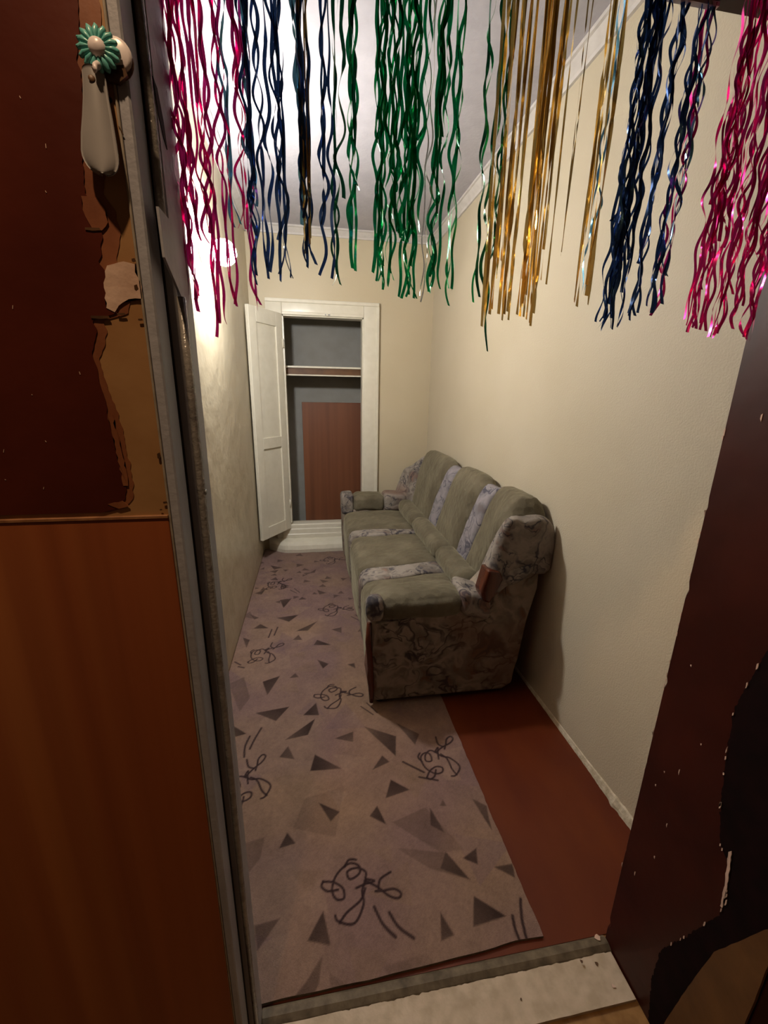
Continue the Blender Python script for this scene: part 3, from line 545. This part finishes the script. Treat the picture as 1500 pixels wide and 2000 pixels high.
# ------------------------------------------------------------------ carpet
def carpet():
    y = np.concatenate([np.arange(.712, 1.75, .003), np.arange(1.75, 2.6, .0045), np.arange(2.6, 3.845, .007)]); x = np.arange(XL + .004, .594, .0036)
    X, Y = np.meshgrid(x, y); shp = X.shape; rs = np.random.RandomState(3)
    def vn(s, seed):
        r_ = np.random.RandomState(seed); g = r_.rand(int(5 / s) + 4, int(3 / s) + 4); a = (Y / s); b = ((X + 1) / s); i = a.astype(int); j = b.astype(int); u = a - i; v = b - j
        u = u * u * (3 - 2 * u); v = v * v * (3 - 2 * v)
        return g[i, j] * (1 - u) * (1 - v) + g[i + 1, j] * u * (1 - v) + g[i, j + 1] * (1 - u) * v + g[i + 1, j + 1] * u * v
    base = np.stack([np.full(shp, .265), np.full(shp, .170), np.full(shp, .128)], -1); mauve = np.array([.205, .125, .125]); tan = np.array([.29, .18, .11])
    k = np.clip((vn(.22, 1) - .5) * 2.2 + .5, 0, 1)[..., None]; base = base * (1 - .6 * k) + mauve * .6 * k
    k = np.clip((vn(.30, 2) - .62) * 4, 0, 1)[..., None]; base = base * (1 - .6 * k) + tan * .6 * k
    grain = (.90 + .20 * rs.rand(*shp) + .14 * (vn(.012, 5) - .5) + .16 * (vn(.05, 6) - .5))[..., None]
    def fill(poly, col, amt, soft=.004, grad=.5):
        poly = np.array(poly); c = poly.mean(0); lo = poly.min(0) - .02; hi = poly.max(0) + .02
        m = (X > lo[0]) & (X < hi[0]) & (Y > lo[1]) & (Y < hi[1])
        if not m.any(): return
        px, py = X[m], Y[m]; ins = np.zeros(px.shape, bool); d = np.full(px.shape, 9.)
        for i in range(len(poly)):
            ax, ay = poly[i]; bx, by = poly[(i + 1) % len(poly)]; ex, ey = bx - ax, by - ay; L2 = ex * ex + ey * ey + 1e-12
            t = np.clip(((px - ax) * ex + (py - ay) * ey) / L2, 0, 1); d = np.minimum(d, np.hypot(px - ax - t * ex, py - ay - t * ey))
            cr = ((ay > py) != (by > py)) & (px < (bx - ax) * (py - ay) / (by - ay + 1e-12) + ax); ins ^= cr
        sd = np.where(ins, d, -d); a = np.clip(sd / soft + .5, 0, 1) * amt
        ang = rs.rand() * 6.28; g = ((px - c[0]) * math.cos(ang) + (py - c[1]) * math.sin(ang)) / .06; a = a * np.clip(1 - grad * .5 * (g + .5), .35, 1)
        base[m] = base[m] * (1 - a[:, None]) + np.array(col) * a[:, None]
    # pale overlapping facets
    for i in range(120):
        cx, cy = rs.uniform(XL, .6), rs.uniform(.7, 3.85); s_ = rs.uniform(.04, .12); a0 = rs.rand() * 6.28
        fill([(cx + s_ * math.cos(a0 + t), cy + s_ * math.sin(a0 + t) * rs.uniform(.5, 1.3)) for t in (0, 1.9, 3.9)], [(.31, .205, .155), (.19, .12, .125), (.235, .15, .10)][i % 3], .42, .003)
    dark = (.040, .022, .018)
    for s_, poly in TRI: fill(poly, dark, min(.97, 1.0 * s_), grad=.35)
    for i in range(70):                       # the part of the pattern far off or under the sofa
        cx, cy = rs.uniform(XL, .6), rs.uniform(2.3, 3.85)
        if cx < .2 and cy < 2.75: continue
        s_ = rs.uniform(.02, .045); a0 = rs.rand() * 6.28; fill([(cx + s_ * math.cos(a0 + t), cy + s_ * math.sin(a0 + t)) for t in (0, 2.0 + rs.rand() * .5, 4.2)], dark, .75)
    def stroke(pts, wdt, amt=.9):
        # smooth through the points
        P_ = [np.array(p) for p in pts]; out = []
        Q = [P_[0]] + P_ + [P_[-1]]
        for i in range(1, len(Q) - 2):
            for t in np.linspace(0, 1, 6, endpoint=False):
                out.append(.5 * ((2 * Q[i]) + (-Q[i - 1] + Q[i + 1]) * t + (2 * Q[i - 1] - 5 * Q[i] + 4 * Q[i + 1] - Q[i + 2]) * t * t + (-Q[i - 1] + 3 * Q[i] - 3 * Q[i + 1] + Q[i + 2]) * t ** 3))
        out.append(P_[-1]); out = np.array(out); lo = out.min(0) - .02; hi = out.max(0) + .02
        m = (X > lo[0]) & (X < hi[0]) & (Y > lo[1]) & (Y < hi[1])
        if not m.any(): return
        px, py = X[m], Y[m]; d = np.full(px.shape, 9.)
        for i in range(len(out) - 1):
            ax, ay = out[i]; ex, ey = out[i + 1] - out[i]; L2 = ex * ex + ey * ey + 1e-12; t = np.clip(((px - ax) * ex + (py - ay) * ey) / L2, 0, 1); d = np.minimum(d, np.hypot(px - ax - t * ex, py - ay - t * ey))
        a = np.clip((wdt - d) / .003 + .5, 0, 1) * amt; base[m] = base[m] * (1 - a[:, None]) + np.array((.028, .013, .015)) * a[:, None]
    c0 = np.array([.101, .899])
    for (cx, cy, rot, sx) in [(.101, .899, 0, 1), (.481, 1.325, 1.15, 1), (.086, 1.752, .15, 1), (-.298, 2.161, 1.0, 1), (-.276, 1.327, 1.5, 1), (.120, 2.61, .1, 1), (-.291, 3.07, 1.0, 1), (.15, 3.5, .2, 1)]:
        cr, sr = math.cos(rot), math.sin(rot)
        for ln in SCR:
            q = [(np.array(p) - c0) for p in ln]; stroke([(cx + (a * cr - b * sr) * sx, cy + a * sr + b * cr) for a, b in q], .0036, .95)
    for ln in DSH: stroke(ln, .0042)
    # dash pairs near the far motifs
    for cx, cy in [(.19, 1.66), (.22, 2.5), (-.2, 2.95)]: stroke([(cx, cy), (cx + .05, cy - .06)], .003); stroke([(cx + .03, cy + .02), (cx + .07, cy - .05)], .003)
    base *= grain * .80
    # slightly wavy cut edge on the right and at the doorway
    Xg = X.copy(); Yg = Y.copy(); er = np.clip((X - .50) / .094, 0, 1); wv = np.array([noise.noise(Vector((yy * 9, 1, 0))) * .006 + noise.noise(Vector((yy * 40, 1, 0))) * .002 for yy in y]); Xg += er * wv[:, None]
    en = np.clip((.80 - Y) / .088, 0, 1); wx = np.array([-.006 + noise.noise(Vector((xx * 9, 7, 0))) * .006 for xx in x]); Yg += en * (wx[None, :] - .012 + np.clip(X - .1, 0, 1) * .035)
    Z = .0085 + (vn(.5, 9) - .5) * .002 + .0006 * rs.rand(*shp)
    nr, nc = shp; vs = np.stack([Xg, Yg, Z], -1).reshape(-1, 3)
    i = np.arange((nr - 1) * (nc - 1)); rr = i // (nc - 1); cc = i % (nc - 1); a = rr * nc + cc; fs = np.stack([a, a + 1, a + nc + 1, a + nc], -1)
    me = bpy.data.meshes.new('carpet'); me.vertices.add(len(vs)); me.vertices.foreach_set('co', vs.ravel().astype(np.float32))
    me.loops.add(fs.size); me.loops.foreach_set('vertex_index', fs.ravel().astype(np.int32)); me.polygons.add(len(fs)); me.polygons.foreach_set('loop_start', np.arange(0, fs.size, 4, dtype=np.int32)); me.update(calc_edges=True); me.validate()
    ca = me.color_attributes.new('print', 'FLOAT_COLOR', 'POINT'); col = np.concatenate([base.reshape(-1, 3), np.ones((nr * nc, 1))], 1).astype(np.float32); ca.data.foreach_set('color', col.ravel())
    s = N('printed_carpet'); v = s.n('ShaderNodeVertexColor'); v.layer_name = 'print'; s.l(v.outputs[0], s.b.inputs['Base Color']); t2 = s.n('ShaderNodeTexNoise', Scale=350.0, Detail=2.0); s.l(s.coord(), t2.inputs[0]); s.bump(t2.outputs[0], .6, .003); s.set(.95, spec=.1)
    s.b.inputs['Sheen Weight'].default_value = .1
    o = link('carpet', me, s.m); tag(o, 'mauve beige carpet runner printed with dark triangles and scribbles', 'carpet')
    # edge skirt so that the runner has a thickness
    ring = [0 * nc + c for c in range(nc)] + [rr_ * nc + nc - 1 for rr_ in range(1, nr)]
    v2, f2 = [], []
    for q, idx in enumerate(ring): p = vs[idx]; v2 += [tuple(p), (p[0], p[1], 0.0)]
    for q in range(len(ring) - 1): f2.append((2 * q, 2 * q + 1, 2 * q + 3, 2 * q + 2))
    mesh('cut_edge', v2, f2, M['strip'], o)
carpet()

# ------------------------------------------------------------------ sofa
Y0, Y1 = 1.650, 3.680
sf = empty('sofa', (.62, 2.66, 0), 'three-seat sofa in olive velour with sketchy floral bands and humped backrest', 'sofa')
body = [(.262, .035), (.252, .30), (.30, .33), (.80, .36), (.93, .78), (1.00, .80), (1.025, .70), (.985, .45), (.955, .035)]
prism('frame_body', body, Y0 + .17, Y1 - .17, M['floral_side'], sf, bevel=.01)
armp = [(.246, .035), (.236, .25), (.232, .475), (.680, .470), (.740, .530), (.80, .60), (.90, .72), (1.0, .75), (1.028, .70), (1.018, .58), (.985, .42), (.962, .20), (.952, .06), (.90, .028)]
def arm(y0, y1, near):
    s = 1 if near else -1
    prism('side_panel', armp, y0, y1, M['floral_side'], sf, bevel=.022, seg=3)
    xa, xb = (.250, .672) if near else (.325, .610)
    softbox('arm_pad', (xa, y0 - (.006 if near else .012), .450), (xb, y1 + .012, .568 if near else .590), M['velour'], sf, n=(14, 14, 14), r=.045, puff=(0, .006, .010), wob=.008, seed=4)
    if near: softbox('arm_front_cap', (.208, y0 - .032, .474), (.290, y0 + .045, .590), M['floral'], sf, n=(10, 10, 10), r=.032, puff=(0, 0, .003), wob=.005, seed=5)
    else: softbox('arm_front_cap', (.228, y0 - .014, .430), (.335, y1 + .012, .602), M['floral'], sf, n=(10, 10, 10), r=.028, puff=(0, 0, .003), wob=.004, seed=5)
    def tilt(q, u): return q + Vector((0, 0, -.30 * (q.x - .72) * (1 if near else .1)))
    softbox('arm_rear_cap', (.650 if near else .600, y0 - .026, .450), (.795, y1 + .005, .572 if near else .600), M['floral'], sf, n=(10, 10, 10), r=.034, wob=.006, fn=tilt, seed=6)
arm(Y0, Y0 + .185, True); arm(Y1 - .185, Y1, False)
# front facing with wood strips on near and far arm
tube('wood_trim', [(.226, Y0 + .010, .455), (.222, Y0 + .004, .36), (.232, Y0 + .004, .24), (.238, Y0 + .006, .10), (.240, Y0 + .010, .03)], [.010, .014, .015, .014, .010], M['wood'], sf)
prism('wood_trim', [(.222, .26), (.232, .27), (.246, .10), (.248, .05), (.232, .06), (.216, .18)], Y0 - .006, Y0 + .10, M['wood'], sf, bevel=.004)
prism('wood_trim', [(.752, .700), (.812, .690), (.828, .650), (.800, .590), (.775, .535), (.742, .548), (.728, .590)], Y0 - .038, Y0 + .05, M['wood'], sf, bevel=.014, seg=4)
softbox('wing_tuck', (.835, Y0 - .045, .628), (.965, Y0 + .03, .710), M['floral'], sf, n=(10, 10, 10), r=.034, wob=.008, fn=lambda q, u: q + Vector((0, 0, .35 * (q.x - .9))), seed=31)
# seat
def loft(name, prof, bL, bR, mat, nu=26, puff=.012, wob=.004, seed=0, capend=False, ymod=None):
    """prof(y)-> list of (x,z); bL/bR(s): y borders at parameter s; prof index runs front bottom -> top -> rear"""
    m = len(prof(2.5)); vs, fs = [], []
    for i in range(nu + 1):
        u = i / nu
        for j in range(m):
            s = j / (m - 1); y = bL(s) * (1 - u) + bR(s) * u; p = prof(y); x, z = p[j]
            a, b = p[max(j - 1, 0)], p[min(j + 1, m - 1)]; tx, tz = b[0] - a[0], b[1] - a[1]; l_ = math.hypot(tx, tz) + 1e-9; nx, nz = -tz / l_, tx / l_
            e = 1 - abs(2 * u - 1) ** 5; hgt = puff * e - puff * .9 * (1 - e)
            q = Vector((x + nx * hgt, y, z + nz * hgt)); q += noise.noise_vector(q * 12 + Vector((seed, 0, 0))) * wob + noise.noise_vector(q * 34 + Vector((seed, 0, 0))) * wob * .35
            vs.append(q)
    for i in range(nu):
        for j in range(m - 1): a = i * m + j; fs.append((a, a + m, a + m + 1, a + 1))
    n0 = len(vs)
    for i in (0, nu):                                    # end caps
        c = sum((vs[i * m + j] for j in range(m)), Vector()) / m; vs.append(c)
        for j in range(m): f = (i * m + j, i * m + (j + 1) % m, len(vs) - 1); fs.append(f if i == 0 else f[::-1])
    me = bpy.data.meshes.new(name); me.from_pydata([tuple(v) for v in vs], [], fs); bm = bmesh.new(); bm.from_mesh(me); bmesh.ops.recalc_face_normals(bm, faces=bm.faces); bm.to_mesh(me); bm.free()
    for p in me.polygons: p.use_smooth = True
    return link(name, me, mat, sf)
def resample(pts, n):
    P_ = [Vector((a, b)) for a, b in pts]; Q = [P_[0]] + P_ + [P_[-1]]; o = []
    for i in range(1, len(Q) - 2):
        for t in [k / 8 for k in range(8)]:
            o.append(.5 * ((2 * Q[i]) + (-Q[i - 1] + Q[i + 1]) * t + (2 * Q[i - 1] - 5 * Q[i] + 4 * Q[i + 1] - Q[i + 2]) * t * t + (-Q[i - 1] + 3 * Q[i] - 3 * Q[i + 1] + Q[i + 2]) * t ** 3))
    o.append(P_[-1]); L_ = [0]
    for i in range(1, len(o)): L_.append(L_[-1] + (o[i] - o[i - 1]).length)
    r_, k = [], 0
    for i in range(n):
        d = L_[-1] * i / (n - 1)
        while k < len(o) - 2 and L_[k + 1] < d: k += 1
        t = (d - L_[k]) / max(1e-9, L_[k + 1] - L_[k]); q = o[k].lerp(o[k + 1], min(1, t)); r_.append((q.x, q.y))
    return r_
SEAT = resample([(.262, .05), (.255, .16), (.250, .30), (.246, .37), (.258, .425), (.30, .452), (.42, .462), (.60, .462), (.75, .452), (.84, .43)], 40)
sp = lambda y: SEAT
cst = lambda v: (lambda s: v)
loft('seat_section', sp, cst(Y0 + .17), lambda s: 2.13 + .03 * math.sin(s * 9), M['velour'], seed=1)
loft('floral_seat_band', sp, lambda s: 2.13 + .03 * math.sin(s * 9), lambda s: 2.30 + .03 * math.sin(s * 7 + 1), M['floral'], nu=16, puff=.007, seed=2)
loft('seat_section', sp, lambda s: 2.30 + .03 * math.sin(s * 7 + 1), lambda s: 2.86 + .02 * math.sin(s * 8), M['velour'], seed=3)
loft('floral_seat_band', sp, lambda s: 2.86 + .02 * math.sin(s * 8), lambda s: 2.98 + .02 * math.sin(s * 6), M['floral'], nu=12, puff=.005, seed=4)
loft('seat_section', sp, lambda s: 2.98 + .02 * math.sin(s * 6), cst(Y1 - .17), M['velour'], seed=5)
# backrest
def ss(a, b, t): t = max(0, min(1, (t - a) / (b - a))); return t * t * (3 - 2 * t)
_cache = {}
def bprof(y):
    k_ = round(y, 3)
    if k_ in _cache: return _cache[k_]
    near = 1 - ss(Y0 - .02, Y0 + .30, y); far = ss(Y1 - .32, Y1 + .01, y); fwd = -.085 * near - .105 * far
    zt = .985 - .035 * math.exp(-((y - 2.72) / .07) ** 2) - .032 * math.exp(-((y - 2.11) / .07) ** 2) - .015 * abs(math.sin((y - 2.11) * math.pi / .61)) * 0
    zt -= .20 * ss(Y1 - .32, Y1 + .03, y) ** 1.2; zt -= .085 * (1 - ss(Y0 - .035, Y0 + .10, y)) 
    pts = [(.84 + fwd * 1.2 + (.03 if near > .3 else 0) * near, .40 + .15 * near + .12 * far), (.838 + fwd, .52 + .07 * near + .06 * far), (.862 + fwd, .66), (.890 + fwd * .9, .80 - .04 * far), (.915 + fwd * .8, .90 - .1 * far), (.950 + fwd * .5, zt - .012), (.985 + fwd * .2, zt), (1.020, zt - .018), (1.038, zt - .07), (1.038, zt - .16), (1.02 + .01 * near, zt - .26 + .04 * near), (.985 - .03 * near, .50 + .19 * near)]
    _cache[k_] = resample(pts, 48); return _cache[k_]
def edge_(yt, yb_): return lambda s: yb_ + (yt - yb_) * ss(0, .55, s)
e0 = cst(Y0 - .030); e1 = lambda s: 1.845 - .19 * ss(.05, .58, s) + .015 * math.sin(s * 14)
loft('floral_wing', bprof, e0, e1, M['floral'], nu=18, puff=.024, seed=11)
loft('back_section', bprof, e1, edge_(2.03, 2.13), M['velour'], seed=12, puff=.022)
loft('lilac_band', bprof, edge_(2.03, 2.13), edge_(2.18, 2.30), M['floral_lilac'], nu=14, puff=.010, seed=13)
loft('back_section', bprof, edge_(2.18, 2.30), edge_(2.64, 2.76), M['velour'], seed=14, puff=.022)
loft('lilac_band', bprof, edge_(2.64, 2.76), edge_(2.80, 2.95), M['floral_lilac'], nu=14, puff=.010, seed=15)
loft('back_section', bprof, edge_(2.80, 2.95), lambda s: 3.44 + .05 * s, M['velour'], seed=16, puff=.022)
loft('floral_wing', bprof, lambda s: 3.44 + .05 * s, cst(Y1 + .01), M['floral'], nu=16, puff=.012, seed=17)
for a, b in ((1.862, 2.335), (2.325, 2.955), (2.945, 3.490)):
    softbox('lumbar_roll', (.715, a, .440), (.850, b, .565), M['velour'], sf, n=(14, 14, 14), r=.058, puff=(.004, 0, .004), wob=.006, seed=a * 3)
for x, y in ((.285, Y0 + .05), (.90, Y0 + .08), (.285, Y1 - .05), (.90, Y1 - .08)):
    lathe('foot', [(.020, 0), (.024, .006), (.024, .03), (.018, .036)], (x, y, .0 if x > .6 and y < 2.0 and False else .0095 if x < .59 else 0), (0, 0, 1), M['black'], sf, n=16)

# ------------------------------------------------------------------ foil fringe curtains under the door head
ORDER = {'left_pink': 'pink tinsel fringe at the left end, glowing before the lamp', 'left_blue': 'navy and steel blue tinsel fringe left of the green one',
         'green': 'green tinsel fringe hanging at the middle of the doorway', 'gold': 'straight gold tinsel fringe between green and dark blue fringes',
         'right_blue': 'dark blue tinsel fringe in front of the right wall', 'right_pink': 'magenta tinsel fringe at the right end over the maroon jamb'}
def group_of(x, c):
    if x < -.065 and not (c == 'navy'): return 'left_pink'
    if x < .032: return 'left_blue'
    if x < .262 or c in ('green', 'dark', 'silver'): return 'green'
    if x < .435 and c in ('gold', 'goldthin'): return 'gold'
    if x < .60: return 'right_blue'
    return 'right_pink'
GR = {}
spans = {}
ZT = 1.976
def get_group(g, x):
    if g not in GR:
        GR[g] = empty('tinsel_fringe', (x, .640 if len(GR) % 2 else .667, ZT), ORDER[g], 'tinsel curtain', 'tinsel fringes hung under the door head'); spans[g] = [x, x]
    spans[g][0] = min(spans[g][0], x); spans[g][1] = max(spans[g][1], x)
    return GR[g]
def strand(x, ztip, col, par, r):
    y = par.location.y + r.uniform(-.005, .005); straight = col in ('gold', 'goldthin')
    wd = r.uniform(.0017, .0026) * (1.0 if not straight else r.uniform(.7, 1.15)) * (.5 if col in ('goldthin', 'silver') else 1); lam = .0735 * r.uniform(.985, 1.015); ph = r.choice([0, math.pi]) + r.gauss(0, .28)
    A = r.uniform(.0036, .0062) * (0 if straight else 1); tw = r.uniform(0, 6.28); tf = r.uniform(3, 9); drift = r.uniform(-.003, .003)
    n = 84 if not straight else 36; vs, fs = [], []; th0 = r.uniform(-.9, .9); kinks = [(r.uniform(ztip, 1.9), r.uniform(-1.6, 1.6), r.uniform(.006, .015)) for _ in range(4)]
    lean = r.uniform(-.004, .004); flick = r.choice([-1, 1]) * r.uniform(0, .007)
    for i in range(n + 1):
        z = ZT + (ztip - ZT) * i / n; t = i / n; amp = A * (.55 + .45 * math.sin(z * 21 + tw)) * (1 + .3 * math.sin(z * 50 + tw))
        cx = x + drift * math.sin(z * 6 + tw) + amp * math.sin(2 * math.pi * z / lam + ph) + lean * t; cy = y + .4 * A * math.cos(2 * math.pi * z / lam + ph * 1.3) + .002 * math.sin(z * 13 + tw)
        if not straight: cx += flick * max(0, (t - .93) / .07) ** 1.5
        th = th0 * (.6 if straight else 1) + .75 * math.sin(z * tf * 4 + tw)
        for kz, ka, kw in kinks: th += ka * math.exp(-((z - kz) / kw) ** 2)
        c_, s_ = math.cos(th) * wd, math.sin(th) * wd
        vs += [(cx - c_, cy - s_, z + wd * .3), (cx + c_, cy + s_, z - wd * .3)]
    for i in range(n): fs.append((2 * i, 2 * i + 1, 2 * i + 3, 2 * i + 2))
    return mesh('foil_strand', vs, fs, FOIL[col], par, smooth=True)
r = random.Random(5)
ROWS.append((.262, 1.503, 1, .001, 'dark'))
for x, z, n, sp_, c in ROWS:
    par = get_group(group_of(x, c), x)
    f_ = par.location.y / .66
    for k in range(n):
        zz = 1.45 + (z - 1.45) * f_ + (r.uniform(-.006, .02) if k < n * .6 else r.uniform(.0, .09))
        strand(x * f_ + r.gauss(0, sp_ * .62), zz, c, par, r)
for g, (a, b) in spans.items(): yy = GR[g].location.y; box('header_tape', (a - .012, yy - .004, ZT - .004), (b + .012, yy + .004, ZT + .001), M['white'], GR[g])
